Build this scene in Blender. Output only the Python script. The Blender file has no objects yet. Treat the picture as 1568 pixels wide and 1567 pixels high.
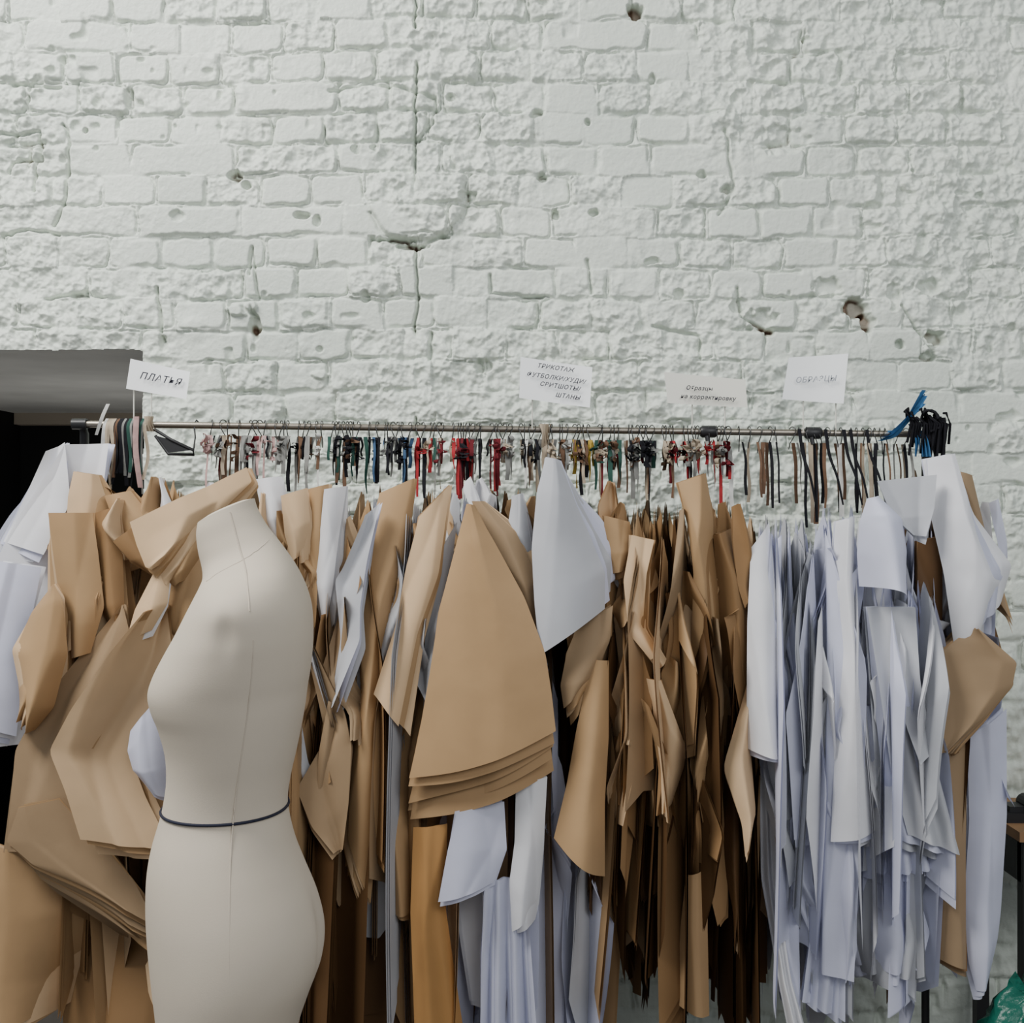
import bpy, math, random
import numpy as np
from mathutils import Vector

S=1.45e-3; CD=2.74; CZ=1.56
def at(px,py,y=0.0):
    k=S*(CD+y)/CD
    return ((px-784)*k, y, CZ-(py-784)*k)

scene=bpy.context.scene
# ------------------------------------------------------------ materials
def newmat(name):
    m=bpy.data.materials.new(name); m.use_nodes=True
    nt=m.node_tree; nt.nodes.clear()
    return m,nt,nt.nodes,nt.links
def basic(name,col,rough=0.6,metal=0.0,var=0.0,scale=20,bump=0.0,bscale=80,spec=0.3,transl=0.0,bdist=0.002):
    m,nt,N,L=newmat(name)
    out=N.new('ShaderNodeOutputMaterial'); b=N.new('ShaderNodeBsdfPrincipled')
    b.inputs['Roughness'].default_value=rough; b.inputs['Metallic'].default_value=metal
    b.inputs['Specular IOR Level'].default_value=spec
    b.inputs['Base Color'].default_value=(*col,1)
    tc=N.new('ShaderNodeTexCoord')
    if var>0:
        n=N.new('ShaderNodeTexNoise'); n.inputs['Scale'].default_value=scale; n.inputs['Detail'].default_value=4
        L.new(tc.outputs['Object'],n.inputs['Vector'])
        r=N.new('ShaderNodeValToRGB')
        r.color_ramp.elements[0].position=0.3; r.color_ramp.elements[1].position=0.7
        r.color_ramp.elements[0].color=(*[c*(1-var) for c in col],1)
        r.color_ramp.elements[1].color=(*[min(1,c*(1+var)) for c in col],1)
        L.new(n.outputs['Fac'],r.inputs['Fac']); L.new(r.outputs['Color'],b.inputs['Base Color'])
    if bump>0:
        n2=N.new('ShaderNodeTexNoise'); n2.inputs['Scale'].default_value=bscale; n2.inputs['Detail'].default_value=5
        L.new(tc.outputs['Object'],n2.inputs['Vector'])
        bp=N.new('ShaderNodeBump'); bp.inputs['Strength'].default_value=bump; bp.inputs['Distance'].default_value=bdist
        L.new(n2.outputs['Fac'],bp.inputs['Height']); L.new(bp.outputs['Normal'],b.inputs['Normal'])
    if transl>0:
        t=N.new('ShaderNodeBsdfTranslucent'); t.inputs['Color'].default_value=(*col,1)
        mx=N.new('ShaderNodeMixShader'); mx.inputs[0].default_value=transl
        L.new(b.outputs[0],mx.inputs[1]); L.new(t.outputs[0],mx.inputs[2]); L.new(mx.outputs[0],out.inputs[0])
    else: L.new(b.outputs[0],out.inputs[0])
    return m
def paper(name,col,tr=0.10): return basic(name,col,rough=0.6,var=0.08,scale=7,bump=0.25,bscale=8,spec=0.2,transl=tr,bdist=0.006)
PAPERS=[paper('kraft_paper',(0.425,0.272,0.142)),
        paper('kraft_paper_light',(0.61,0.43,0.26)),
        paper('kraft_paper_brown',(0.28,0.165,0.078)),
        paper('kraft_paper_grey',(0.335,0.232,0.138)),
        paper('white_paper_cool',(0.66,0.675,0.81),0.2),
        paper('white_paper',(0.84,0.84,0.87),0.2),
        paper('white_paper_grey',(0.52,0.53,0.565),0.15),
        paper('ochre_paper',(0.43,0.23,0.085)),
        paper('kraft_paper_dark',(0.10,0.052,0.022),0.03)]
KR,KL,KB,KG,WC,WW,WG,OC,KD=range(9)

# ------------------------------------------------------------ mesh builder
class MB:
    def __init__(s): s.v=[];s.f=[];s.m=[]
    def grid(s,P,mat=0,closed=False):
        nr,nc=P.shape[:2]; o=len(s.v)
        s.v.extend(map(tuple,P.reshape(-1,3).tolist()))
        for i in range(nr-1):
            for j in range(nc if closed else nc-1):
                k=(j+1)%nc
                s.f.append((o+i*nc+j,o+i*nc+k,o+(i+1)*nc+k,o+(i+1)*nc+j)); s.m.append(mat)
    def poly(s,pts,mat=0):
        o=len(s.v); s.v.extend([tuple(p) for p in pts]); s.f.append(tuple(range(o,o+len(pts)))); s.m.append(mat)
    def box(s,lo,hi,mat=0):
        x0,y0,z0=lo;x1,y1,z1=hi;o=len(s.v)
        s.v.extend([(x0,y0,z0),(x1,y0,z0),(x1,y1,z0),(x0,y1,z0),(x0,y0,z1),(x1,y0,z1),(x1,y1,z1),(x0,y1,z1)])
        for f in [(0,3,2,1),(4,5,6,7),(0,1,5,4),(1,2,6,5),(2,3,7,6),(3,0,4,7)]:
            s.f.append(tuple(o+i for i in f)); s.m.append(mat)
    def tube(s,path,r,mat=0,n=8,caps=True):
        path=[Vector(p) for p in path]; P=np.zeros((len(path),n,3)); up=Vector((0.13,0.21,0.97))
        for i,p in enumerate(path):
            t=(path[min(i+1,len(path)-1)]-path[max(i-1,0)]).normalized()
            if abs(t.dot(up))>0.98: u0=Vector((1,0,0))
            else: u0=up
            a=t.cross(u0).normalized(); b=t.cross(a)
            rr=r[i] if isinstance(r,(list,tuple)) else r
            for j in range(n):
                c=p+a*(rr*math.cos(2*math.pi*j/n))+b*(rr*math.sin(2*math.pi*j/n)); P[i,j]=c
        s.grid(P,mat,True)
        if caps: s.poly(P[0],mat); s.poly(P[-1][::-1],mat)
    def obj(s,name,mats,parent=None,smooth=True):
        me=bpy.data.meshes.new(name); me.from_pydata(s.v,[],s.f)
        for m in mats: me.materials.append(m)
        me.polygons.foreach_set('material_index',s.m)
        if smooth: me.polygons.foreach_set('use_smooth',[True]*len(s.f))
        me.update(); o=bpy.data.objects.new(name,me); scene.collection.objects.link(o)
        if parent: o.parent=parent
        return o
def empty(name):
    e=bpy.data.objects.new(name,None); scene.collection.objects.link(e); e.empty_display_size=0.1; return e

def catmull(pts,n):
    pts=np.array(pts,float); m=len(pts); out=[]
    for q in np.linspace(0,m-1,n):
        i=min(int(q),m-2); t=q-i
        p0=pts[max(i-1,0)];p1=pts[i];p2=pts[i+1];p3=pts[min(i+2,m-1)]
        if i-1<0: p0=2*p1-p2
        if i+2>m-1: p3=2*p2-p1
        out.append(0.5*((2*p1)+(-p0+p2)*t+(2*p0-5*p1+4*p2-p3)*t*t+(-p0+3*p1-3*p2+p3)*t**3))
    return np.array(out)
def angular(pts,n):
    pts=np.array(pts,float);m=len(pts)
    h=np.concatenate([[0],np.cumsum(np.abs(np.diff((pts[:,1]+pts[:,3])/2))+8)])
    q=np.linspace(0,h[-1],n)
    A=np.stack([np.interp(q,h,pts[:,c]) for c in range(4)],1)
    B=A.copy();B[1:-1]=(A[:-2]+2*A[1:-1]+A[2:])/4
    return B

# ------------------------------------------------------------ back wall (real relief)
rt=np.random.RandomState(7); TAB=rt.rand(16,256,256)
def vn(x,z,sc,seed=0):
    X=x/sc+seed*17.3;Z=z/sc+seed*9.7
    xi=np.floor(X).astype(int);zi=np.floor(Z).astype(int);fx=X-xi;fz=Z-zi
    fx=fx*fx*(3-2*fx);fz=fz*fz*(3-2*fz);T=TAB[seed%16]
    a=T[xi%256,zi%256];b=T[(xi+1)%256,zi%256];c=T[xi%256,(zi+1)%256];d=T[(xi+1)%256,(zi+1)%256]
    return (a*(1-fx)+b*fx)*(1-fz)+(c*(1-fx)+d*fx)*fz
def fbm(x,z,sc,o,seed=0):
    r=0;a=1;t=0
    for i in range(o):
        r=r+a*vn(x,z,sc/2**i,seed+i);t+=a;a*=0.5
    return r/t
def sst(a,b,x):
    t=np.clip((x-a)/(b-a),0,1);return t*t*(3-2*t)
WY=0.35
def wx(px): return at(px,0,WY)[0]
def wz(py): return at(0,py,WY)[2]
def wall_relief(x,z):
    wxn=x+0.013*(fbm(x,z,0.05,3,1)-0.5); wzn=z+0.014*(fbm(x,z,0.06,3,2)-0.5)+0.012*(vn(x,z,0.5,5)-0.5)
    H=0.0775; row=np.floor(wzn/H).astype(int); fz=wzn/H-row
    hdr=(row%2==0)
    ln=np.where(hdr,0.13,0.26)
    off=TAB[3][row%256,5]*0.06+np.where(hdr,0.0,0.065)
    q=(wxn+off+5)/ln; col=np.floor(q).astype(int); fx=q-col
    rb=TAB[4][row%256,col%256]; split=(~hdr)&(rb>0.45)
    fx2=np.where(split,(fx*2)%1,fx); ln2=np.where(split,ln/2,ln)
    colid=np.where(split,col*2+(fx>0.5),col*3)
    dx=np.minimum(fx2,1-fx2)*ln2; dz=np.minimum(fz,1-fz)*H
    d=-0.005*np.log(np.exp(-dx/0.005)+np.exp(-dz/0.005))
    d=d+0.009*(fbm(x,z,0.025,3,6)-0.5)
    jd=0.0002+0.0105*sst(0.38,0.74,fbm(x,z,0.12,2,8))
    h=-jd*(1-sst(0.001,0.0105,d))
    rid=TAB[9][row%256,colid%256]
    h=h+(rid-0.5)*0.010+ (TAB[10][row%256,colid%256]-0.5)*0.010*(fz-0.5)
    rough=sst(0.45,0.68,fbm(x,z,0.42,3,11)+0.16*np.exp(-(((x-wx(1330))/0.40)**2+((z-wz(330))/0.40)**2))
              +0.24*np.exp(-(((x-wx(640))/0.13)**2+((z-wz(300))/0.12)**2))
              +0.20*np.exp(-(((x-wx(60))/0.36)**2+((z-wz(420))/0.24)**2)))
    rough=np.maximum(rough,0.8*sst(0.55,0.85,TAB[12][row%256,colid%256]))
    l1=fbm(x,z,0.026,3,13)-0.5; l2=np.abs(fbm(x,z,0.038,3,14)-0.5)*2
    l3=np.abs(fbm(x+z*0.5,z,0.016,2,10)-0.5)*2
    h=h+rough*(0.018*l1-0.016*l2+0.004*l3+0.004+0.018*(fbm(x,z,0.06,2,1)-0.5))
    h=h+0.0036*(fbm(x,z,0.012,3,3)-0.5)*(0.4+rough)
    h=h+0.018*(fbm(x,z,0.5,2,2)-0.5)
    crack=np.exp(-((d-0.003)/0.0022)**2)*sst(0.47,0.58,fbm(x,z,0.09,2,15))
    h=h-0.008*crack
    pit=sst(0.78,0.90,vn(x,z,0.028,4)*0.6+vn(x,z,0.3,9)*0.4)
    h=h-0.012*pit
    cx=wx(637)+0.010*(fbm(x*0,z,0.05,3,5)-0.5)*2
    cr=np.exp(-((x-cx)/0.0034)**2)*sst(0.30,0.42,vn(x*0,z,0.11,6))*(z>1.75)
    h=h-0.022*cr
    r=np.hypot((x-wx(640))/0.125,(z-wz(300))/0.118)+0.22*(fbm(x,z,0.06,3,7)-0.5)
    h=h+0.013*(1-sst(0.90,1.0,r))*(0.3+0.7*sst(wz(290),wz(350),z)*0+0.7*(1-sst(wz(340),wz(270),z)))-0.008*np.exp(-((r-1.0)/0.05)**2)*(fbm(x,z,0.1,2,8)>0.45)
    def gash(px,py,rx,rz,dep,se):
        rr=np.hypot((x-wx(px))/(rx*0.0016),(z-wz(py))/(rz*0.0016))+0.9*(fbm(x,z,0.018,2,se%13)-0.5)
        return -dep*(1-sst(0.6,1.05,rr))
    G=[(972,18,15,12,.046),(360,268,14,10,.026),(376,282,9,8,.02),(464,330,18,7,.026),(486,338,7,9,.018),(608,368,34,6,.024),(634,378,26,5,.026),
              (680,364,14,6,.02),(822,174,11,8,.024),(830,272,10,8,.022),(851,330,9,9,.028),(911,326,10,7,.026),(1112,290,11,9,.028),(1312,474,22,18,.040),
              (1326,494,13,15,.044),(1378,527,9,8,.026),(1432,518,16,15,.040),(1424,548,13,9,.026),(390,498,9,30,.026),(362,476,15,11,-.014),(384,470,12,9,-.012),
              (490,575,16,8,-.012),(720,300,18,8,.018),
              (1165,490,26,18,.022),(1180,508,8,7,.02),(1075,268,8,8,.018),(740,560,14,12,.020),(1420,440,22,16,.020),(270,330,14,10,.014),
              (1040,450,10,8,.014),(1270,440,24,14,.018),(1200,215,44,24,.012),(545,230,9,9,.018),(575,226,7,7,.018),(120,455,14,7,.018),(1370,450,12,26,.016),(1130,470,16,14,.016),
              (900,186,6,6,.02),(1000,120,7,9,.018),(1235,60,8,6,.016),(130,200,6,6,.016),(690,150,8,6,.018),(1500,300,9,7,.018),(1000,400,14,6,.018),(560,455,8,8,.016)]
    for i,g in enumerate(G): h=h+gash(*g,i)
    nx_=x+0.010*(fbm(x,z,0.03,2,3)-0.5);nz_=z+0.010*(fbm(x,z,0.03,2,6)-0.5)
    CR=[[(0,206),(58,202),(60,243),(16,247),(12,262)],[(95,190),(104,200),(100,300),(82,345)],[(52,248),(50,292)],[(0,362),(40,350),(90,360)],
        [(568,368),(604,366),(640,380),(690,358)],[(628,140),(668,150),(664,190),(640,215)],[(505,140),(560,128),(625,138)],[(18,130),(90,132)],
        [(1380,470),(1400,500),(1428,540)],[(1225,455),(1290,452)],[(70,460),(130,448)],[(380,420),(385,380),(395,455)],[(240,440),(250,520)],[(1110,200),(1125,290),(1100,330)],[(660,510),(660,552)],
        [(1130,440),(1135,485),(1185,510)],[(1000,500),(1070,515),(1072,550)],[(750,420),(752,450),(830,455)],[(900,400),(905,450)]]
    for pl in CR:
        dm=np.full(x.shape,9.0)
        for (a,b),(c,e) in zip(pl[:-1],pl[1:]):
            ax,az,bx,bz=wx(a),wz(b),wx(c),wz(e);vx,vz=bx-ax,bz-az
            t=np.clip(((nx_-ax)*vx+(nz_-az)*vz)/(vx*vx+vz*vz),0,1)
            dm=np.minimum(dm,np.hypot(nx_-ax-t*vx,nz_-az-t*vz))
        h=h-0.016*np.exp(-(dm/0.0036)**2)
    lz=wz(535)
    h=h+0.022*np.exp(-((z-lz-0.06)/0.05)**2)*(1-sst(wx(300),wx(420),x))*(fbm(x,z,0.07,3,12)-0.35)
    return h
xs=np.concatenate([np.arange(-3.4,-1.40,0.02),np.arange(-1.40,1.40,0.0022),np.arange(1.40,3.4,0.02)])
zs=np.concatenate([np.arange(0,1.15,0.008),np.arange(1.15,1.5,0.004),np.arange(1.5,2.92,0.0022),np.arange(2.92,3.6,0.02)])
OX0,OX1,OZ=-2.05,wx(219),wz(534)
X,Z=np.meshgrid(xs,zs)
Hh=wall_relief(X,Z)
near=(X<OX1+0.03)&(Z<OZ+0.03)
Hh=np.where(near,np.clip(Hh,-.006,.02),Hh)
Y=WY-Hh
nz,nx=X.shape
co=np.stack([X,Y,Z],-1).reshape(-1,3).astype(np.float32)
idx=np.arange(nz*nx).reshape(nz,nx)
q=np.stack([idx[:-1,:-1],idx[:-1,1:],idx[1:,1:],idx[1:,:-1]],-1)
Xc=(X[:-1,:-1]+X[1:,1:])/2;Zc=(Z[:-1,:-1]+Z[1:,1:])/2
edge=OZ+0.008*(fbm(Xc,Zc*0,0.06,3,4)-0.5)-0.004
inside=(Xc>OX0)&(Xc<OX1+0.006*(fbm(Xc*0,Zc,0.05,2,3)-0.5))&(Zc<edge)
q=q[~inside]
me=bpy.data.meshes.new('wall_back'); me.vertices.add(len(co)); me.vertices.foreach_set('co',co.ravel())
me.loops.add(q.size); me.loops.foreach_set('vertex_index',q.ravel().astype(np.int32))
me.polygons.add(len(q)); me.polygons.foreach_set('loop_start',np.arange(0,q.size,4,dtype=np.int32))
me.polygons.foreach_set('loop_total',np.full(len(q),4,dtype=np.int32)); me.update(calc_edges=True)
me.polygons.foreach_set('use_smooth',np.ones(len(q),dtype=bool))
m,nt,N,L=newmat('painted_brick')
out=N.new('ShaderNodeOutputMaterial');b=N.new('ShaderNodeBsdfPrincipled');L.new(b.outputs[0],out.inputs[0])
b.inputs['Roughness'].default_value=0.5; b.inputs['Specular IOR Level'].default_value=0.3
tc=N.new('ShaderNodeTexCoord')
n1=N.new('ShaderNodeTexNoise');n1.inputs['Scale'].default_value=2.5;n1.inputs['Detail'].default_value=6;L.new(tc.outputs['Object'],n1.inputs['Vector'])
r1=N.new('ShaderNodeValToRGB');r1.color_ramp.elements[0].color=(0.575,0.625,0.565,1);r1.color_ramp.elements[1].color=(0.68,0.725,0.655,1)
r1.color_ramp.elements[0].position=.3;r1.color_ramp.elements[1].position=.7
L.new(n1.outputs['Fac'],r1.inputs['Fac'])
sp=N.new('ShaderNodeSeparateXYZ');L.new(tc.outputs['Object'],sp.inputs[0])
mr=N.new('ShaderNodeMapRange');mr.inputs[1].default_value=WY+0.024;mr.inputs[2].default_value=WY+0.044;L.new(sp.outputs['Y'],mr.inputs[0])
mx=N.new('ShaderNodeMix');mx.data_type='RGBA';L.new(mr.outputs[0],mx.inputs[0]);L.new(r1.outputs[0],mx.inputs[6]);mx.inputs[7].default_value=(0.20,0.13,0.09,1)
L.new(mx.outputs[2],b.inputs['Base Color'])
n2=N.new('ShaderNodeTexNoise');n2.inputs['Scale'].default_value=110;n2.inputs['Detail'].default_value=5;L.new(tc.outputs['Object'],n2.inputs['Vector'])
bp=N.new('ShaderNodeBump');bp.inputs['Strength'].default_value=0.5;bp.inputs['Distance'].default_value=0.003;L.new(n2.outputs['Fac'],bp.inputs['Height']);L.new(bp.outputs[0],b.inputs['Normal'])
me.materials.append(m)
wall=bpy.data.objects.new('wall_back',me);scene.collection.objects.link(wall)

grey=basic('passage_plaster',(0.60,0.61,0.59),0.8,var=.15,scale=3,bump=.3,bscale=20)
blk=basic('passage_painted_dark',(0.012,0.012,0.013),0.8)  # near-black colour paints in the dark of the unlit passage
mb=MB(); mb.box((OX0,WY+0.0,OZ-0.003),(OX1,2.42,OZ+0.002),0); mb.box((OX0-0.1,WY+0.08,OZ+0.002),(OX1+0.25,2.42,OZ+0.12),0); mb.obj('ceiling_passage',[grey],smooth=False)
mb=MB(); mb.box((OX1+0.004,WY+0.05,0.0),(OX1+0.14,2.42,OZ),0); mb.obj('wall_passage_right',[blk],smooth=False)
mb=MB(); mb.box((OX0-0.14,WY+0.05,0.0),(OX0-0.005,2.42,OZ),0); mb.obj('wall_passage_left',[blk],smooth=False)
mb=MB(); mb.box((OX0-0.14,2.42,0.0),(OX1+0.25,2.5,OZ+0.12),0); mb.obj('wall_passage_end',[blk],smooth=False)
mb=MB(); mb.box((OX0-0.0,2.34,OZ-0.05),(OX1+0.0,2.415,OZ),0); mb.obj('trim_1',[basic('trim_wood',(0.42,0.37,0.3),0.6)],smooth=False)
floorm=basic('floor_concrete',(0.10,0.09,0.08),0.6,var=.3,scale=4,bump=.2,bscale=30)
mb=MB(); mb.box((-3.4,-4.2,-0.06),(3.4,2.5,0.0),0); mb.obj('floor',[floorm],smooth=False)

# ------------------------------------------------------------ rack
rack=empty('clothes_rack')
steel=basic('rail_steel',(0.28,0.25,0.21),0.35,0.9); black=basic('black_plastic',(0.02,0.02,0.022),0.45)
darkm=basic('black_metal',(0.03,0.03,0.032),0.4,0.4)
RL=at(150,650);RR=at(1420,666)
def railz(px): return at(0,650+(px-150)*16/1270)[2]
mb=MB()
mb.tube([(RL[0]-0.03,0,RL[2]),(RR[0]+0.02,0,RR[2])],0.0075,0,14)
mb.obj('rail',[steel],rack)
mb=MB()
for px,s in((122,-1),(1424,1)):
    x=at(px,0)[0]; zr=railz(150 if s<0 else 1420)
    mb.tube([(x,0.03,0.10),(x,0.03,zr-.02),(x,0.015,zr),(x-s*0.02,0,zr)],0.010 if s<0 else .009,0,14)
    mb.tube([(x,-0.27,0.035),(x,-0.2,0.08),(x,0.03,0.10),(x,0.2,0.08),(x,0.27,0.035)],0.013,0,12)
    mb.tube([(x-0.016,0,zr),(x+0.016,0,zr)],0.012,0,14)
    for y in(-0.27,0.27):
        mb.tube([(x-0.012,y,0.028),(x+0.012,y,0.028)],0.028,0,16)
mb.tube([(at(122,0)[0],0.03,0.25),(at(1424,0)[0],0.03,0.25)],0.009,0,10)
for px in(1085,1245):
    x=at(px,0)[0]; z=railz(px)
    mb.tube([(x-0.019,0,z),(x-0.014,0,z),(x+0.014,0,z),(x+0.019,0,z)],[0.010,0.0135,0.0135,0.010],0,16)
    mb.tube([(x-0.005,-0.008,z-0.01),(x-0.003,-0.01,z-0.026)],0.005,0,8)
mb.obj('frame',[darkm],rack)

random.seed(11)
hookx=[]
p=318
while p<1412:
    p+=random.choice([4,5,6,7,8,12,17]) if p<1115 else random.choice([8,10,12,16,26])
    hookx.append(p)
mb=MB()
wire=basic('hook_wire',(0.12,0.12,0.12),0.35,0.9)
for p in hookx:
    x=at(p,0)[0];z=railz(p);lean=random.uniform(-.006,.006)
    path=[(x+lean*math.cos(a),0.012*math.cos(a),z+0.001+0.012*math.sin(a)) for a in np.linspace(-0.6,math.pi,9)]
    path+=[(x,-0.011,z-0.012),(x+lean,-0.004,z-0.024),(x+lean*1.4,0,z-0.034-random.uniform(0,.015))]
    mb.tube(path,0.0013,0,5)
mb.obj('wire_hooks',[wire],rack)

# ------------------------------------------------------------ paper pieces
def feature(mb,rows,mat,y0=-0.15,bulge=0.04,curlL=0.0,curlR=0.0,waves=0.0,k=2,layers=1,ldx=0,ldy=8,seed=0,lean=0.0,crease=0.5,lmat=None,nf=2,res=(46,30),arc=0,fan=6,gap=.010):
    rnd=random.Random(seed*7+int(rows[0][0])+int(rows[0][1]))
    nr,nc=res
    A0=np.array(rows,float);Wm=np.abs(A0[:,2]-A0[:,0]).max()*S;Hm=(A0[-1,1]-A0[0,1])*S
    fol=[(rnd.uniform(-.35,.35),rnd.uniform(.2,.8),rnd.uniform(.1,.9),rnd.choice([-1,1])*rnd.uniform(.5,1)) for _ in range(nf)]
    u=np.linspace(0,1,nc)[None,:];v=np.linspace(0,1,nr)[:,None]
    for l in range(layers):
        R=[list(map(float,r)) for r in rows]
        n=len(R); tiltl=rnd.uniform(-fan,fan)*(l>0)
        for i,r in enumerate(R):
            t=(i/(n-1))
            j=rnd.uniform(-3,3) if l else 0
            r[0]+=l*ldx*t+j;r[2]+=l*ldx*t+j;r[1]+=l*ldy*t+tiltl*t;r[3]+=l*ldy*t*(0.9)-tiltl*t
        A=angular(R,nr); ph=rnd.uniform(0,6.28)
        px=A[:,0:1]*(1-u)+A[:,2:3]*u; py=A[:,1:2]*(1-u)+A[:,3:4]*u
        wd=np.abs(A[:,2:3]-A[:,0:1])*S
        y=y0+l*gap+l*0.004*np.sin(3*u+ph)*v-0.8*bulge*np.sin(math.pi*u)*(0.3+0.7*v)*np.minimum(1,wd/0.08)
        y=y-curlL*(1-u)**4*v-curlR*u**4*v+waves*np.sin(2*math.pi*k*u+ph+v*1.3)*(0.25+0.75*v)+lean*v
        for (a,cu,cv,am) in fol:
            d=(u-cu)*Wm*math.cos(a)+(v-cv)*Hm*math.sin(a)
            y=y+crease*am*(np.sqrt(d*d+0.0015**2)-0.03)*0.6
        py=py+arc*np.sin(math.pi*u)*v**3+(rnd.uniform(-4,4) if l and arc else 0)*np.sin(2*math.pi*u)*v
        kk=S*(CD+y0)/CD
        P=np.stack([(px-784)*kk,y,CZ-(py-784)*kk],-1)
        mb.grid(P,(lmat if (lmat is not None and l%2) else mat))  # every other layer changes tone, painting in edge highlights and stacking shadow

def hang(mb,rnd,px,ytop,ybot,W,mat,y0,yaw,drop=None,st=False,drift=0.0):
    x0=at(px,0)[0];zt=at(0,ytop)[2];zb=at(0,ybot)[2];Ln=zt-zb
    nr=24;nc=24
    ns=rnd.choice([1,2,2,3,4]);amp=1.1 if not st else .7
    seg=[rnd.uniform(-amp,amp) for _ in range(ns)];brk=sorted(rnd.uniform(.1,.9) for _ in range(ns-1))
    dr=[rnd.uniform(-.4,.4) for _ in range(ns)]; curv=rnd.uniform(-1.2,1.2)
    sl=rnd.uniform(-.35,.35)*W/0.3;pt=rnd.uniform(-.12,.25)
    if drop is None: drop=rnd.uniform(.03,.18)
    w0=rnd.uniform(.15,.45);vmax=rnd.uniform(.15,.5);wend=rnd.uniform(.5,1.0);twist=rnd.uniform(-.45,.45);p1=rnd.uniform(0,6.28)
    P=np.zeros((nr,nc,3));cyo=rnd.uniform(-.03,.03);uu=np.linspace(0,1,nc)
    si=np.array([sum(1 for b_ in brk if x_>b_) for x_ in uu])
    for i in range(nr):
        v=i/(nr-1)
        t=min(1,v/vmax);w=W*(w0+(1-w0)*t)
        if v>vmax: w*=1-(1-wend)*((v-vmax)/(1-vmax))
        th=np.array([yaw+twist*v+(seg[s]+dr[s]*v)*(0.45+0.55*t) for s in si])+curv*(uu-.5)
        cx=np.cumsum(np.cos(th))/nc*w;cy=np.cumsum(np.sin(th))/nc*w
        cx-=cx[nc//2];cy-=cy[nc//2]
        d=drop*(np.abs(2*uu-1)**1.1)*(1-v)
        zz=zt-d-v*(Ln+sl*(uu-.5)-pt*np.abs(2*uu-1))
        P[i,:,0]=x0+cx+0.006*math.sin(v*4+p1)+drift*v
        P[i,:,1]=np.clip(y0+cyo+cy,-.33,.28);P[i,:,2]=np.maximum(.08,zz)
    mb.grid(P,mat)

G_L=empty('kraft_paper_patterns');G_W=empty('white_paper_patterns');G_R=empty('kraft_paper_patterns')
def zone(par,name,seed,x0,x1,n,pal,top,bot,W,yr,yawr=(1.05,2.1),multi=(1,2,2,3),st=False,drift=0.0):
    rnd=random.Random(seed);mb=MB()
    for i in range(n):
        px=x0+(x1-x0)*(i+rnd.uniform(.1,.9))/n
        yt=rnd.uniform(*top);yb=rnd.uniform(*bot)
        mat=rnd.choice(pal);w=rnd.uniform(*W);yaw=rnd.uniform(*yawr);y0=rnd.uniform(*yr)
        for k in range(rnd.choice(multi)):
            r2=random.Random(seed*1000+i)
            hang(mb,r2,px+k*2.6,yt+k*3,yb+k*rnd.uniform(-14,18),w,mat,y0+k*.004,yaw,st=st,drift=drift)
    return mb.obj(name,PAPERS,par)
zone(G_L,'hanging_sheets',1,140,330,24,[KR,KR,KG,KL,KB,KB],(735,790),(1450,1750),(.25,.40),(-.05,.08))
zone(G_L,'hanging_sheets',11,150,320,20,[KR,KG,KL,KB,KB,KR],(745,860),(1050,1500),(.16,.28),(-.13,-.04),(.9,2.1),(2,3),st=True,drift=-.03)
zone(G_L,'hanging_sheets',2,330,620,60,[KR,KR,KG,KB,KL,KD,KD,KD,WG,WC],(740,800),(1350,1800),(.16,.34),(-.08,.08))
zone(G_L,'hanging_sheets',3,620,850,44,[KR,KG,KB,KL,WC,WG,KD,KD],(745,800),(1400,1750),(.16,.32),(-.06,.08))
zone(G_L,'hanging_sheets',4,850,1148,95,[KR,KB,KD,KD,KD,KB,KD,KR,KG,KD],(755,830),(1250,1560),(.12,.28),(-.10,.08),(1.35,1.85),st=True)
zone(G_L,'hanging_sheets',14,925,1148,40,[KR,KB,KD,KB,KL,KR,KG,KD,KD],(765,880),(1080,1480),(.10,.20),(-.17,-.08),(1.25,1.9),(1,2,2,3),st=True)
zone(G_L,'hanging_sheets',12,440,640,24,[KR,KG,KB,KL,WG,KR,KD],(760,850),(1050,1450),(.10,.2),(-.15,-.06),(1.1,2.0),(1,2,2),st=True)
zone(G_L,'white_sheets',7,720,900,22,[WC,WW,WC,WG],(1120,1200),(1500,1750),(.10,.24),(-.12,.0))
zone(G_W,'hanging_sheets',5,1155,1408,80,[WC,WC,WG,WW,WC],(770,830),(1230,1500),(.14,.28),(-.10,.06),(1.3,1.85),st=True)
zone(G_W,'front_sheets',15,1160,1405,44,[WC,WC,WW,WG,WC],(785,930),(1120,1500),(.10,.2),(-.17,-.1),(1.15,2.0),(1,2,2),st=True)
zone(G_R,'hanging_sheets',6,1400,1475,18,[KR,KB,WC,WW,KD],(705,760),(1150,1480),(.14,.26),(-.06,.06),(1.2,1.95))

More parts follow.
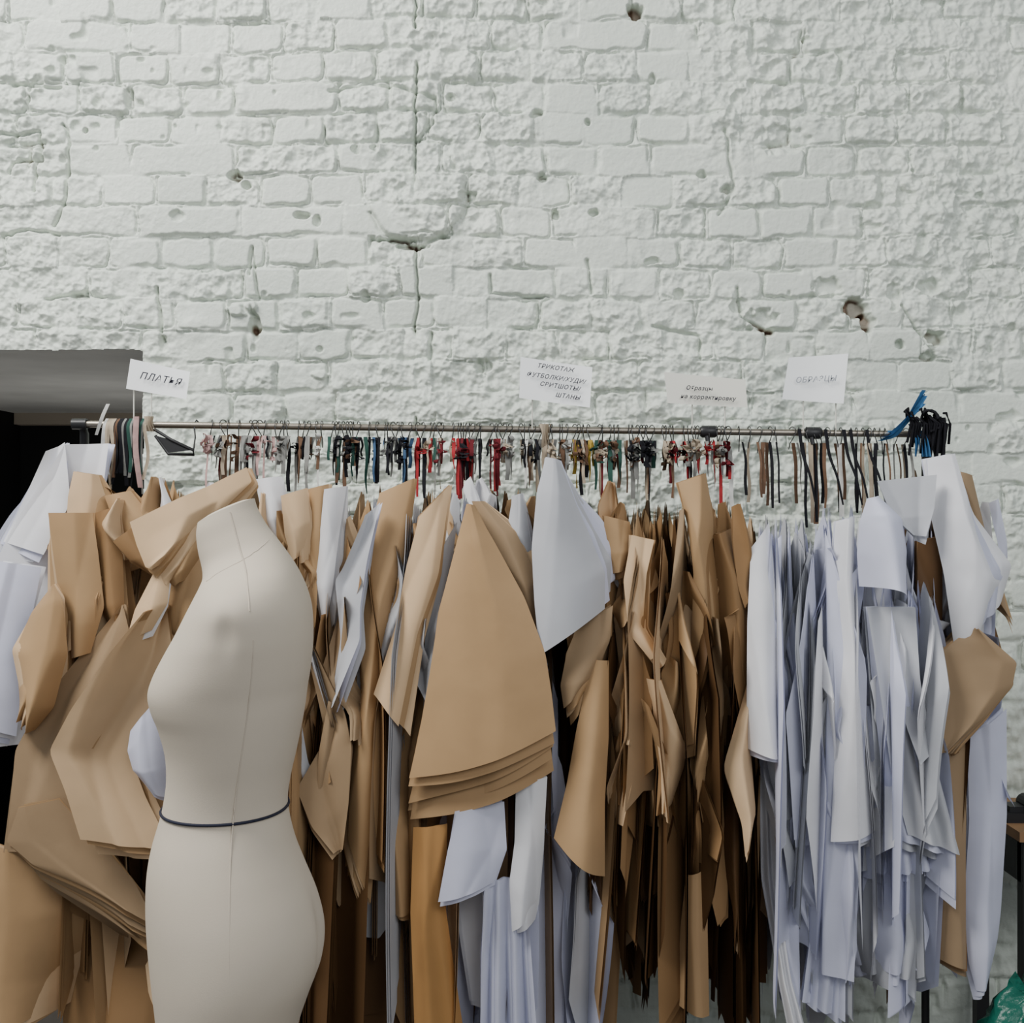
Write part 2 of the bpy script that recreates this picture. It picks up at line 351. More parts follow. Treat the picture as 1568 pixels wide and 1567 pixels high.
def leaves(par,name,seed,n,x0,x1,y0,y1,pal,w=(14,46),h=(90,260),yr=(-.22,-.12)):
    rnd=random.Random(seed);mb=MB()
    for i in range(n):
        cx=rnd.uniform(x0,x1);cy=rnd.uniform(y0,y1);W=rnd.uniform(*w);Hh=rnd.uniform(*h);s=rnd.uniform(-.5,.5)*W;e=rnd.uniform(-.9,.9)*W
        a=rnd.uniform(.25,.55)
        rows=[(cx-3,cy,cx+5,cy+rnd.uniform(-8,8)),
              (cx-W*.5+s,cy+Hh*a+rnd.uniform(-25,25),cx+W*.5+s,cy+Hh*a+rnd.uniform(-25,25)),
              (cx-W*rnd.uniform(.05,.5)+e,cy+Hh*.8,cx+W*rnd.uniform(.1,.5)+e,cy+Hh*.8),
              (cx+e-2,cy+Hh,cx+e+rnd.uniform(3,W*.5),cy+Hh-rnd.uniform(0,30))]
        feature(mb,rows,rnd.choice(pal),y0=rnd.uniform(*yr),bulge=rnd.uniform(-.03,.04),crease=1.7,nf=2,layers=rnd.choice([1,2,3]),ldx=rnd.uniform(2,6),ldy=4,seed=i,res=(24,14),gap=.006)
    return mb.obj(name,PAPERS,par)
leaves(G_L,'folded_pieces',21,28,935,1150,770,1150,[KR,KB,KB,KL,KD,KG,KR],w=(22,50),h=(140,320),yr=(-.2,-.12))
leaves(G_L,'folded_pieces',22,24,445,650,765,1100,[KR,KG,KL,KB,WG,KR],w=(24,54),h=(140,300),yr=(-.18,-.1))
leaves(G_L,'folded_pieces',23,30,120,470,728,830,[KR,KL,KL,WW,KB,KR],w=(26,60),h=(80,180),yr=(-.16,-.08))
leaves(G_L,'folded_pieces',24,34,640,960,735,840,[KR,KL,WG,WW,KB],w=(14,44),h=(70,190),yr=(-.15,-.08))
leaves(G_W,'folded_pieces',25,30,1165,1410,790,1250,[WC,WC,WW,WG],w=(20,46),h=(150,320),yr=(-.19,-.1))
leaves(G_R,'folded_pieces',26,12,1410,1520,730,1000,[KR,WC,KB,WW],w=(20,46),yr=(-.12,-.04))

FN=[0]
def fb(par,name,*sheets):
    mb=MB()
    for i,s in enumerate(sheets):
        rows,mat,kw=s; kw=dict(kw);kw.setdefault('seed',i+FN[0]*5); feature(mb,rows,mat,**kw)
    FN[0]+=1
    mb.obj(name,PAPERS,par)
fb(G_L,'white_sheets_left',
 ([(105,682,168,680),(75,730,160,745),(30,800,150,820),(-20,900,125,920),(-50,1040,80,1060),(-60,1150,30,1140)],WW,dict(y0=-.08,layers=6,ldx=-9,ldy=-6,bulge=.01,lmat=WC,crease=.25)),
 ([(72,692,100,678),(40,760,110,770),(5,830,70,850)],WW,dict(y0=-.10,layers=4,ldx=-9,bulge=.01,crease=.3,lmat=WC)),
 ([(0,860,62,870),(-30,1000,36,1000),(-60,1100,22,1130)],WC,dict(y0=-.17,layers=4,ldx=-6,bulge=.02,lmat=WW)),
 ([(200,1120,250,1060),(196,1150,258,1100),(205,1180,262,1170),(235,1210,265,1225)],WC,dict(y0=-.30,bulge=.05,layers=2)))
fb(G_L,'kraft_sheets_left',
 ([(108,722,150,728),(100,760,160,760),(95,850,170,850)],KL,dict(y0=-.14,layers=4,ldx=12,lmat=KR,bulge=.02)),
 ([(160,760,200,752),(175,800,230,790),(190,830,240,820)],KR,dict(y0=-.15,layers=3,ldx=8,lmat=KB)),
 ([(75,786,140,786),(82,850,150,850),(92,930,160,930),(106,1010,140,1000)],KR,dict(y0=-.20,bulge=.03,layers=4,ldx=-14,ldy=-10,lmat=KL)),
 ([(132,790,185,775),(138,850,190,850),(150,930,195,925),(170,960,190,950)],KB,dict(y0=-.17,bulge=.03,layers=3,ldx=8,lmat=KR)),
 ([(68,900,84,895),(38,940,98,920),(14,1000,104,1000),(30,1080,80,1085),(38,1125,50,1120)],KR,dict(y0=-.24,bulge=.04,layers=3,ldx=-8,ldy=-8,lmat=KL)),
 ([(182,930,195,925),(60,1080,215,1010),(22,1150,190,1170),(10,1290,150,1290)],KG,dict(y0=-.21,bulge=.02,layers=3,ldx=-4)),
 ([(172,830,215,800),(200,860,240,850),(235,880,250,900)],KB,dict(y0=-.22,layers=2)),
 ([(205,800,376,716),(216,835,384,738),(230,868,330,790),(240,872,260,860)],KL,dict(y0=-.25,bulge=.04,layers=4,ldx=9,ldy=9,lmat=KR,crease=.7)),
 ([(255,830,320,790),(262,900,330,880),(255,960,320,980),(268,990,290,1010)],KR,dict(y0=-.22,bulge=.05,layers=2,ldx=8)),
 ([(235,878,262,872),(205,935,258,925),(190,985,235,965)],KL,dict(y0=-.265,bulge=.03,layers=2,lmat=WW)),
 ([(232,935,250,925),(180,1000,262,1010),(125,1080,250,1090),(92,1142,205,1170),(115,1200,225,1220),(138,1275,268,1300)],KL,dict(y0=-.27,bulge=.05,layers=3,ldx=10,ldy=12,curlL=.03,lmat=KR,crease=.8,nf=3)),
 ([(215,1000,250,980),(235,1100,300,1100),(200,1200,320,1240),(240,1310,300,1400)],KR,dict(y0=-.2,bulge=.04,layers=2)),
 ([(28,1238,90,1225),(10,1290,150,1290),(50,1325,205,1350),(160,1372,240,1420)],KG,dict(y0=-.26,bulge=.01,layers=7,ldx=2,ldy=13,lmat=KR,crease=.15)),
 ([(-40,1290,120,1310),(-50,1400,150,1400),(-50,1500,110,1500),(-40,1590,95,1540)],KR,dict(y0=-.17,bulge=.06,layers=3,ldx=9,ldy=3,crease=.3,lmat=KL)),
 ([(110,1400,230,1400),(90,1500,250,1480),(95,1640,270,1640)],KB,dict(y0=-.13,bulge=.05,layers=3,ldx=9,lmat=KR)),
 ([(222,1480,245,1440),(226,1520,250,1560)],KL,dict(y0=-.2)))
fb(G_L,'kraft_sheets_mid',
 ([(430,760,470,748),(436,820,475,800),(448,860,462,850)],KL,dict(y0=-.17,layers=3,ldx=9)),
 ([(470,750,505,742),(462,830,500,820),(475,905,490,890)],KR,dict(y0=-.15,layers=4,ldx=9,lmat=KL)),
 ([(462,960,478,980),(500,1130,530,1090),(455,1208,540,1140),(478,1265,535,1230),(512,1306,526,1300)],KG,dict(y0=-.19,bulge=.02,layers=2,crease=.5)),
 ([(578,755,632,732),(556,850,620,850),(550,950,600,920),(556,1060,588,1060),(538,1180,585,1190),(530,1290,565,1392)],KR,dict(y0=-.18,bulge=.03,layers=5,ldx=-4,ldy=4,lmat=KL,crease=.8)),
 ([(642,792,690,742),(622,870,672,880),(606,960,640,970),(575,1060,612,1110)],KL,dict(y0=-.2,bulge=.04,layers=3,ldx=8,curlL=.04,lmat=KR)),
 ([(575,1050,610,1050),(570,1150,640,1150),(600,1260,632,1260),(598,1400,628,1400)],KR,dict(y0=-.15,bulge=.03,layers=2)))
fb(G_L,'white_sheets_mid',
 ([(560,790,582,770),(525,870,562,860),(512,890,552,930),(520,980,552,980),(504,1088,512,1080)],WG,dict(y0=-.2,bulge=.03,layers=3,ldx=5,lmat=WC,crease=.7)),
 ([(498,750,530,745),(490,820,520,815),(478,900,510,900),(490,960,500,950)],WW,dict(y0=-.16,layers=4,ldx=9,lmat=WG)),
 ([(392,735,430,730),(402,800,440,790),(420,830,430,825)],WW,dict(y0=-.12,layers=3,ldx=6)),
 ([(655,880,700,800),(650,980,680,960),(648,1090,668,1060)],WG,dict(y0=-.18,layers=2)))
fb(G_L,'kraft_sheets_front',
 ([(722,768,740,768),(745,830,790,815),(775,900,828,895),(800,968,830,972)],KG,dict(y0=-.19,bulge=.02,layers=4,ldx=5,ldy=-5,lmat=KL)),
 ([(714,772,724,774),(694,850,758,832),(672,935,803,915),(656,1040,835,1000),(641,1125,845,1065),(625,1196,851,1120)],KR,dict(y0=-.25,bulge=.035,layers=5,ldx=-1,ldy=19,crease=.18,nf=3,lmat=KR,gap=.015,arc=12,fan=10)))
fb(G_L,'white_sheets_front',
 ([(836,700,858,706),(822,755,884,775),(814,840,905,822),(818,920,928,878),(826,1004,928,935)],WG,dict(y0=-.24,bulge=.03,layers=6,ldx=6,ldy=-14,crease=.25,lmat=WC,fan=9)),
 ([(785,760,800,756),(775,820,812,830),(790,880,825,885)],WG,dict(y0=-.16,layers=4,ldx=6,lmat=WW)))
fb(G_L,'kraft_sheets_low',
 ([(885,960,938,928),(868,1000,934,982),(858,1050,908,1040),(863,1085,885,1062)],KG,dict(y0=-.2,bulge=.03,layers=4,ldx=4,ldy=8,lmat=KR)),
 ([(905,1010,932,1012),(882,1120,932,1130),(868,1200,926,1230),(848,1284,926,1342)],KR,dict(y0=-.2,bulge=.07,layers=1,crease=.1,arc=6)),
 ([(632,1270,685,1262),(628,1400,682,1390),(632,1500,694,1480),(635,1620,710,1590)],OC,dict(y0=-.19,bulge=.03,waves=.006,crease=.3)),
 ([(1050,1340,1086,1330),(1042,1420,1084,1420),(1037,1540,1086,1556)],KR,dict(y0=-.16,bulge=.03)),
 ([(925,790,965,800),(925,850,968,845),(935,880,955,875)],KR,dict(y0=-.17,layers=3,ldx=8,lmat=KB)),
 ([(968,820,1002,828),(955,890,990,880),(962,970,985,955),(995,1010,1010,1000)],KL,dict(y0=-.21,layers=3,ldx=7,lmat=KB,crease=1)),
 ([(1038,740,1082,725),(1050,800,1094,790),(1060,880,1097,890),(1062,1010,1096,1075)],KR,dict(y0=-.19,layers=4,ldx=8,lmat=KB,crease=1.2)),
 ([(990,1040,1010,1040),(1000,1090,1050,1145),(1012,1180,1048,1175),(1012,1245,1030,1235)],KL,dict(y0=-.21,layers=2,ldx=-8,lmat=KB,crease=1)),
 ([(1090,820,1120,810),(1098,900,1135,880),(1110,1040,1140,1050),(1130,1150,1165,1180),(1150,1245,1168,1200)],KB,dict(y0=-.16,layers=4,ldx=5,lmat=KD,crease=1.2)))
fb(G_L,'white_sheets_low',
 ([(700,1240,772,1228),(686,1300,776,1300),(672,1376,755,1352)],WC,dict(y0=-.2,bulge=.05,layers=2)),
 ([(790,1200,838,1190),(788,1290,832,1300),(780,1350,822,1380),(784,1425,812,1402)],WW,dict(y0=-.19,bulge=.04,layers=2,ldx=5)),
 ([(742,1350,800,1340),(738,1450,812,1440),(735,1620,825,1620)],WC,dict(y0=-.18,waves=.022,k=3,bulge=.03,layers=2)))
fb(G_W,'wide_sheets',
 ([(1150,840,1180,800),(1144,950,1190,920),(1144,1070,1192,1080),(1145,1148,1197,1162)],WW,dict(y0=-.2,bulge=.05,layers=2,ldx=6,lmat=WC)),
 ([(1285,800,1310,790),(1275,900,1310,880),(1285,1000,1322,1000),(1280,1150,1340,1150),(1272,1290,1355,1272)],WW,dict(y0=-.19,bulge=.03,layers=3,ldx=6,ldy=8,lmat=WC)),
 ([(1328,764,1345,760),(1318,800,1385,795),(1316,850,1397,845),(1322,900,1399,925)],WC,dict(y0=-.23,bulge=.10,curlR=-.06,curlL=-.03,layers=1,crease=.1,arc=-10)),
 ([(1340,738,1430,728),(1362,790,1426,780),(1395,820,1414,822)],WG,dict(y0=-.2,bulge=.02,layers=2)),
 ([(1325,930,1398,930),(1340,1030,1405,1040),(1360,1180,1432,1180),(1385,1275,1467,1308)],WG,dict(y0=-.2,bulge=.03,waves=.012,layers=3,ldx=-12,lmat=WC)),
 ([(1310,1080,1365,1080),(1315,1200,1400,1200),(1318,1335,1425,1330)],WC,dict(y0=-.16,bulge=.03,waves=.016,k=3,layers=3)),
 ([(1300,1330,1400,1330),(1285,1420,1425,1430),(1320,1490,1405,1480)],WC,dict(y0=-.15,bulge=.04,waves=.02,layers=4,ldy=10,lmat=WG)),
 ([(1205,1250,1235,1250),(1205,1350,1240,1350),(1240,1430,1290,1420),(1225,1530,1290,1560)],WC,dict(y0=-.14,bulge=.03,waves=.012,layers=2)),
 ([(1165,1180,1185,1180),(1168,1350,1196,1350),(1190,1500,1213,1500),(1205,1575,1235,1585)],WW,dict(y0=-.14,bulge=.03,waves=.01)))
fb(G_R,'white_sheets',
 ([(1430,702,1462,695),(1432,790,1490,800),(1450,880,1535,890),(1462,985,1512,955)],WW,dict(y0=-.2,bulge=.03,layers=5,ldx=9,ldy=-8,lmat=WC)),
 ([(1482,1130,1540,1085),(1484,1260,1542,1250),(1474,1388,1534,1400),(1480,1470,1530,1440),(1492,1515,1515,1510)],WC,dict(y0=-.14,bulge=.04,layers=3)))
fb(G_R,'kraft_sheets',
 ([(1465,722,1492,728),(1485,800,1512,830),(1510,900,1545,950)],KG,dict(y0=-.12,layers=4,ldx=5,lmat=KR)),
 ([(1488,966,1494,962),(1446,1000,1554,1014),(1434,1080,1548,1050),(1432,1135,1505,1100),(1436,1158,1452,1150)],KG,dict(y0=-.22,bulge=.01,layers=6,ldx=7,ldy=2,lmat=KR,crease=.25,gap=.014,fan=9)),
 ([(1408,830,1440,820),(1405,950,1445,940),(1415,1090,1440,1080)],KD,dict(y0=-.15,bulge=.05,layers=4,ldx=3,lmat=KB)),  # darkest paper tones paint in the shade of the vertical gap
 ([(1432,1150,1482,1140),(1434,1300,1478,1300),(1432,1468,1476,1482)],KG,dict(y0=-.15,bulge=.03,layers=3,ldx=4,lmat=KB)))

# ------------------------------------------------------------ ribbons / ties
RC=[('tie_red',(0.28,0.025,0.03)),('tie_green',(0.025,0.065,0.052)),('tie_black',(0.012,0.012,0.015)),('tie_grey',(0.20,0.20,0.19)),('tie_beige',(0.34,0.28,0.21)),
    ('tie_blue',(0.04,0.08,0.15)),('tie_pink',(0.40,0.26,0.25)),('tie_white',(0.5,0.5,0.48)),('tie_yellow',(0.32,0.22,0.04)),('tie_brown',(0.12,0.07,0.045)),('tie_maroon',(0.11,0.015,0.02)),('ribbon_blue',(0.05,0.15,0.31))]
RM=[basic(n,c,.8,var=.15,scale=60,spec=.1) for n,c in RC]
mb=MB(); rnd=random.Random(5)
def strip(mb,pts,w,mat,tw=0.0,ph=0.0):
    A=catmull(pts,14);P=np.zeros((14,3,3))
    for i in range(14):
        a=ph+tw*i/13
        for j in range(3):
            o=(j-1)*w/2
            P[i,j]=(A[i,0]+o*math.cos(a),A[i,1]+o*math.sin(a),A[i,2])
    mb.grid(P,mat)
def pal_at(p):
    if p<430: return [0,10,4,3,3,9,6,2,10]
    if p<500: return [3,3,2,7,9]
    if p<570: return [2,2,1,3,9,2]
    if p<630: return [5,5,2,3,2]
    if p<700: return [0,0,10,1,3,4,2]
    if p<770: return [10,2,2,9,0,3]
    if p<870: return [3,4,7,2,9,3]
    if p<910: return [8,9,4,2]
    if p<1030: return [1,10,2,9,4,3,2,9]
    if p<1115: return [0,2,9,4,10,3]
    return [2,9,3,4,7,9,2]
for p in hookx:
    pal=pal_at(p)
    z=railz(p)-0.03
    for k in range(rnd.choice([2,3,4,5]) if p<1115 else rnd.choice([1,2])):
        x=at(p,0)[0]+rnd.uniform(-.009,.009);ln=rnd.choice([rnd.uniform(.03,.06),rnd.uniform(.06,.13)]) if p<1115 else rnd.uniform(.10,.18)
        m_=rnd.choice(pal);y=rnd.uniform(-.02,.012)
        dx=rnd.uniform(-.006,.006)
        strip(mb,[(x,y,z+.008),(x+dx,y-.012,z-ln*.3),(x+dx*.5,y-.02,z-ln*.7),(x+dx,y-.02,z-ln)],rnd.uniform(.004,.011),m_,rnd.uniform(-1.5,1.5),rnd.uniform(-.8,.8))
        if rnd.random()<.22 and p<1115:
            for q_ in range(4):
                a0=rnd.uniform(0,6);r0=rnd.uniform(.006,.012);zc=z-rnd.uniform(.0,.04)
                strip(mb,[(x,y-.02,zc),(x+r0*math.cos(a0),y-.03,zc+r0*math.sin(a0)),(x+r0*1.5*math.cos(a0+.6),y-.028,zc+1.5*r0*math.sin(a0+.6)),(x,y-.022,zc)],.010,m_,rnd.uniform(-2,2),rnd.uniform(-1,1))
for i in range(18):
    px=166+i*3.6;x=at(px,0)[0]
    strip(mb,[(x,-.004,railz(150)+.012),(x-.002,-.022,railz(150)-.01),(x+rnd.uniform(-.006,.006),-.02,railz(150)-.07),(x+rnd.uniform(-.006,.01),-.03,railz(150)-rnd.uniform(.10,.16))],
          rnd.uniform(.004,.009),rnd.choice([7,4,1,2,3,2,9,4]),rnd.uniform(-1,1))
x=at(215,0)[0];strip(mb,[(x,-.03,at(0,640)[2]),(x,-.035,at(0,690)[2]),(x+.012,-.04,at(0,748)[2])],.012,6,.8)
x=at(175,0)[0];strip(mb,[(x-.01,-.012,at(0,620)[2]),(x-.02,-.02,at(0,640)[2]),(x-.03,-.03,at(0,668)[2])],.008,7,1)
x=at(234,0)[0]
for k in range(4): strip(mb,[(x-.012+k*.005,-.012,railz(234)+.018),(x-.008+k*.004,-.018,railz(234)),(x-.006+k*.006,-.016,railz(234)-.016)],.008,4,.5,k*.4)
x=at(838,0)[0]
for k in range(4): strip(mb,[(x-.014+k*.007,-.012,railz(838)+.012),(x-.008+k*.004,-.018,railz(838)-.01),(x-.01+k*.008,-.016,railz(838)-.04)],.009,4,.5,k*.4)
for px in(1222,1300,1325,1262,1290):
    x=at(px,0)[0];strip(mb,[(x,-.012,railz(px)+.008),(x+.004,-.03,railz(px)-.05),(x+.008,-.08,railz(px)-.1),(x+.010,-.12,railz(px)-.16)],.008,2,.8)
mb.obj('fabric_ties',RM,rack)
mb=MB();
for i in range(9):
    a=at(1346+i*2,676-i*2,-.03);b_=at(1390+i*2,642-i*2,-.04);c=at(1414+rnd.uniform(-6,6),598+i*3,-.035)
    strip(mb,[a,at(1370,668-i,-.03),b_,c],.014,11,rnd.uniform(-1,1),.4)
for i in range(5):
    strip(mb,[at(1395,650,-.03),at(1404+i*3,668,-.045),at(1402+i*5,700,-.05),],.014,11,1,.3*i)
for i in range(16):
    px=1385+i*4
    mb.tube([at(px,645+rnd.uniform(-15,10),-.02),at(px+rnd.uniform(-8,8),622+rnd.uniform(0,20),-.05),at(px+10,650,-.06),at(px+rnd.uniform(-5,10),700+rnd.uniform(-25,25),-.04)],.003,2,6)
for i in range(6):
    a0=rnd.uniform(0,6);mb.tube([at(1425+14*math.cos(a0+t),645+16*math.sin(a0+t*1.1),-.03-.01*t) for t in np.linspace(0,3,8)],.003,2,6)
for i in range(8):
    px=1415+i*4;strip(mb,[at(px,640,-.03),at(px+3,665,-.05),at(px+rnd.uniform(-4,8),695,-.04)],.014,2,rnd.uniform(-1,1),rnd.uniform(-1,1))
mb.obj('blue_ribbon_bow',RM)
mb=MB()
mb.tube([at(236,658,-.01),at(262,674,-.02),at(296,690,-.03),at(297,697,-.03),at(258,696,-.02),at(238,668,-.01)],.0035,0,8)
mb.poly([at(240,668,-.012),at(262,674,-.02),at(296,690,-.03),at(258,694,-.02)],0)
mb.tube([at(296,692,-.03),at(299,670,-.015),at(297,650,0),at(301,644,.006),at(306,650,.01)],.002,0,6)
mb.obj('black_clothes_hanger',[black],smooth=True)

# ------------------------------------------------------------ signs
signp=basic('sign_paper',(0.90,0.92,0.93),.6,bump=.2,bscale=20); signg=basic('sign_paper_translucent',(0.70,0.69,0.62),.4)
ink=basic('pen_ink',(0.02,0.02,0.035),.6); inkg=basic('faded_pen_ink',(0.30,0.32,0.36),.6)
def sign(corners,y,mat,lines,size,rot,inkm,wires):
    root=empty('paper_sign')
    TL,TR,BR,BL=[Vector(at(*c,y)) for c in corners]
    mb=MB();n=9;P=np.zeros((n,n,3))
    for i in range(n):
        for j in range(n):
            v=i/(n-1);u=j/(n-1)
            p=(TL*(1-u)+TR*u)*(1-v)+(BL*(1-u)+BR*u)*v
            p.y+=0.006*math.sin(math.pi*u)-0.004*v
            P[i,j]=p
    mb.grid(P,0);mb.obj('sheet',[mat],root)
    mb=MB()
    for w in wires:
        mb.tube([at(w[0],w[1],y+.006),at(w[0],w[2],-.006)],.0016,0,6)
    mb.obj('holder_wire',[signg],root)
    for k,(t,ax,ay) in enumerate(lines):
        cu=bpy.data.curves.new('lettering','FONT');cu.body=t;cu.size=size;cu.align_x='LEFT';cu.shear=0.25;cu.space_character=1.12
        cu.offset=0.0003
        cu.materials.append(inkm);o=bpy.data.objects.new('lettering_%d'%(k+1),cu);scene.collection.objects.link(o);o.parent=root
        o.location=at(ax,ay,y-.0065);o.rotation_euler=(math.radians(90),math.radians(rot),0)
sign([(200,550),(291,570),(286,612),(194,596)],-.02,signp,[('ПЛАТЬЯ',213,580)],.021,10,ink,[(205,590,652),(232,600,655)])
sign([(797,547),(907,563),(903,625),(795,610)],-.02,signp,[('ТРИКОТАЖ',822,563),('ФУТБОЛКИ/ХУДИ/',806,576),('СВИТШОТЫ/',826,591),('ШТАНЫ',850,608)],.0132,8,ink,[(815,600,658)])
sign([(1017,570),(1141,582),(1144,625),(1022,618)],-.02,signg,[('Образцы',1050,597),('на корректировку',1042,610)],.0125,3,ink,[(1060,610,660),(1110,610,660)])
sign([(1208,548),(1299,542),(1291,619),(1197,612)],-.02,signp,[('ОБРАЗЦЫ',1218,587)],.017,-3,inkg,[(1230,605,662),(1280,605,662)])

# ------------------------------------------------------------ dress form
form=empty('dress_form'); FY=-0.68; kf=S*(CD+FY)/CD
linen=basic('linen_cover',(0.53,0.468,0.385),.85,var=.04,scale=5,bump=.15,bscale=450,spec=.1,bdist=.001)
rows=[(783,304,389,.046,.45),(800,302,394,.050,.44),(825,305,408,.055,.40),(850,311,428,.066,.33),(872,314,447,.095,.2),(890,312,459,.130,.1),(910,306,468,.158,.03),(935,295,474,.176,0),(970,277,476,.182,0),
(1000,259,475,.180,0),(1030,242,472,.176,0),(1055,234,468,.170,0),(1080,238,465,.163,0),(1110,250,460,.153,0),(1150,260,452,.141,0),(1190,261,443,.131,0),(1225,256,438,.127,0),(1250,250,440,.130,0),
(1290,239,449,.146,0),(1330,233,464,.160,0),(1380,232,484,.172,0),(1430,235,495,.177,0),(1480,240,490,.176,0),(1530,246,470,.168,0),(1570,250,456,.160,0),(1640,262,440,.15,0),(1665,268,434,.14,0)]
A=catmull(rows,150)
def fpt(row,t,outw=0.0):
    py,xl,xr,b,tilt=row
    cx=(xl+xr)/2;a=(xr-xl)/2*kf+outw;b=b+outw
    n=2.1
    c=math.cos(t);s=math.sin(t)
    ux=math.copysign(abs(c)**(2/n),c);uy=math.copysign(abs(s)**(2/n),s)
    X0=(cx-784)*kf
    x=X0+a*ux;y=FY+b*uy
    z=CZ-(py-784)*kf+tilt*a*ux
    g=math.exp(-((py-1052)/42)**2)
    if ux<0: x+= g*0.022*(math.exp(-(uy/0.28)**2))*(-ux)
    g2=math.exp(-((py-1440)/60)**2)
    if ux>0: x-= g2*0.012*math.exp(-(uy/0.15)**2)*ux
    dx=(x-(383-784)*kf)/kf
    pp=(py-915)/34;gg=math.exp(-(dx/38)**2-pp*pp)
    y+=math.copysign(1,uy)*0.015*gg*(abs(uy)**.5)
    pq=(py-955)/34;gg=math.exp(-((dx-2)/13)**2-pq*pq)
    y-=math.copysign(1,uy)*0.007*gg*(abs(uy)**.5)
    return (x,y,z)
mb=MB();NT=96;P=np.zeros((150,NT,3))
for i in range(150):
    for j in range(NT): P[i,j]=fpt(A[i],2*math.pi*j/NT)
mb.grid(P,0,True)
c0=P[0].mean(0);botrow=P[-1].copy()
mid=c0+(P[0]-c0)*0.7+np.array([0,0,0.004]);mb.grid(np.stack([mid,P[0]]),0,True);mb.poly(mid[::-1],0);mb.poly(P[-1],0)
mb.obj('torso',[linen],form)
def rowat(py):
    k=int(np.argmin(np.abs(A[:,0]-py)));return A[k]
def side_t(row,px):
    best=None
    for t in np.linspace(math.pi+.05,2*math.pi-.05,240):
        q=fpt(row,t);sx=784+q[0]/(S*(CD+q[1])/CD)
        if best is None or abs(sx-px)<best[0]: best=(abs(sx-px),t)
    return best[1]
seamm=basic('seam_thread',(0.49,0.43,0.355),.85)
mb=MB()
def seam(pts,r=.0013,mat=0):
    C=catmull(pts,60);path=[]
    for px,py in C:
        row=rowat(py);path.append(fpt(row,side_t(row,px),-0.0002))
    Q=np.array(path)
    for _ in range(8): Q[1:-1]=(Q[:-2]+2*Q[1:-1]+Q[2:])/4
    mb.tube([tuple(p) for p in Q],r,mat,6)
seam([(352,790),(366,840),(376,870),(380,900),(382,925)])
seam([(388,965),(386,1010),(378,1080),(366,1160),(356,1240),(352,1320),(351,1400),(351,1500),(351,1640)])
seam([(316,880),(335,868),(376,858),(400,850),(425,838)],.0010)
mb.obj('side_seams',[seamm],form)
mb=MB()
row=rowat(1236);path=[fpt(row,t,.0015) for t in np.linspace(0,2*math.pi,97)]
mb.tube(path,.0024,0,8,False);mb.obj('waist_tape',[basic('navy_cord',(0.012,0.014,0.03),.7)],form)
mb=MB();cx=botrow.mean(0)[0];zb=botrow.mean(0)[2]
mb.tube([(cx,FY,.06),(cx,FY,zb+.05)],.016,0,16)
for k in range(4):
    a=k*math.pi/2+.6
    mb.tube([(cx,FY,.11),(cx+.09*math.cos(a),FY+.09*math.sin(a),.07),(cx+.21*math.cos(a),FY+.21*math.sin(a),.016)],.012,0,10)
    mb.tube([(cx+.21*math.cos(a),FY+.21*math.sin(a),.0),(cx+.21*math.cos(a),FY+.21*math.sin(a),.02)],.018,0,12)
mb.obj('stand',[darkm],form)

# ------------------------------------------------------------ side table, bin bag
tab=empty('side_table');wood=basic('table_wood',(0.35,0.2,0.1),.5,var=.2,scale=12)
tx=at(1542,0,.05)[0];tz=at(0,1272,.0)[2]
mb=MB();mb.box((tx,-.02,tz-.022),(tx+.5,.31,tz));mb.obj('table_top',[wood],tab,False)
mb=MB()
for a in(tx+.03,tx+.45):
    for y in(.0,.27): mb.box((a-.015,y,0),(a+.015,y+.03,tz-.022))
mb.box((tx+.015,.01,tz-.12),(tx+.48,.29,tz-.022));mb.box((tx+.03,.02,.16),(tx+.45,.28,.19));mb.obj('table_frame',[black],tab,False)
mb=MB();mb.box((tx+.005,.06,tz),(tx+.12,.14,tz+.022));mb.box((tx+.015,.07,tz+.022),(tx+.09,.12,tz+.035))
mb.tube([(tx+.07,.055,tz+.035),(tx+.07,.125,tz+.035)],.02,0,16);mb.obj('tape_dispenser',[black],None,False)
binr=empty('waste_bin')
BY=-.16
bx,bz=at(1590,0,BY)[0],at(0,1572,BY)[2]
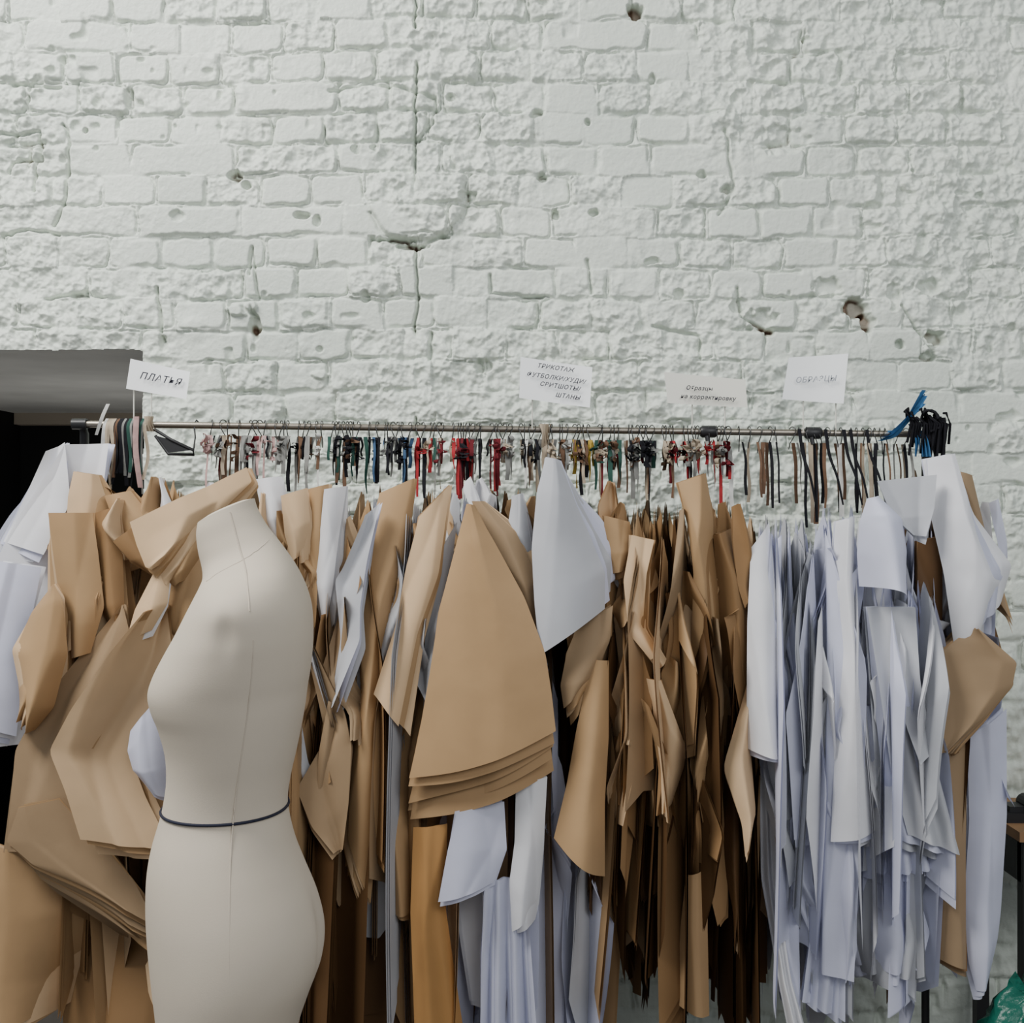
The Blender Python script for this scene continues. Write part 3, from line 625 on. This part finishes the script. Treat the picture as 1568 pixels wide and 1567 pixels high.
mb=MB();P=np.array([[(bx+r*math.cos(a),BY+r*math.sin(a),z) for a in np.linspace(0,2*math.pi,28,endpoint=False)] for r,z in((.001,.002),(.075,0.0),(.095,bz-.02),(.088,bz-.02),(.07,.02))])
mb.grid(P,0,True);mb.obj('bin_body',[black],binr)
rnd=random.Random(3);mb=MB();P=np.zeros((14,48,3))
for i in range(14):
    for j in range(48):
        a=2*math.pi*j/48;v=i/13
        r=.098-.01*math.cos(v*6)-.05*v**3+.016*math.sin(a*7+v*5)+rnd.uniform(-.009,.009);z=bz-.10+v*.18+.018*math.sin(a*4+2)+.016*math.sin(a*9)*v
        P[i,j]=(bx+r*math.cos(a),BY+r*math.sin(a),z)
mb.grid(P,0,True);mb.poly(P[-1],0);mb.obj('green_plastic_bag',[basic('green_film',(0.01,0.14,0.10),.25,transl=.3,bump=.5,bscale=25,bdist=.01)],binr)

# ------------------------------------------------------------ light, world, camera
w=bpy.data.worlds.new('World');scene.world=w;w.use_nodes=True
w.node_tree.nodes['Background'].inputs[0].default_value=(0.90,0.95,1.0,1);w.node_tree.nodes['Background'].inputs[1].default_value=0.42
def area(name,loc,tgt,sx,sy,e,col):
    l=bpy.data.lights.new(name,'AREA');l.shape='RECTANGLE';l.size=sx;l.size_y=sy;l.energy=e;l.color=col
    o=bpy.data.objects.new(name,l);scene.collection.objects.link(o);o.location=loc
    o.rotation_euler=(Vector(tgt)-Vector(loc)).to_track_quat('-Z','Y').to_euler()
area('window_light',(-2.2,-1.6,4.2),(0.3,.2,1.4),1.7,1.3,195,(1,.985,.94))
area('skylight_soft',(1.5,-3.2,3.2),(0,.2,1.3),2.4,1.6,60,(.99,1,.99))
area('passage_fill',(-1.35,1.3,0.9),(-1.35,1.3,3),0.5,0.9,3.6,(1,.97,.92))  # added fill pointing up to brighten the soffit, no known lamp there
cam=bpy.data.cameras.new('camera');co_=bpy.data.objects.new('camera',cam);scene.collection.objects.link(co_)
co_.location=(0,-CD,CZ);co_.rotation_euler=(math.radians(90),0,0)
cam.sensor_width=36;cam.lens=18/(784*S/CD);cam.clip_start=.05
scene.camera=co_
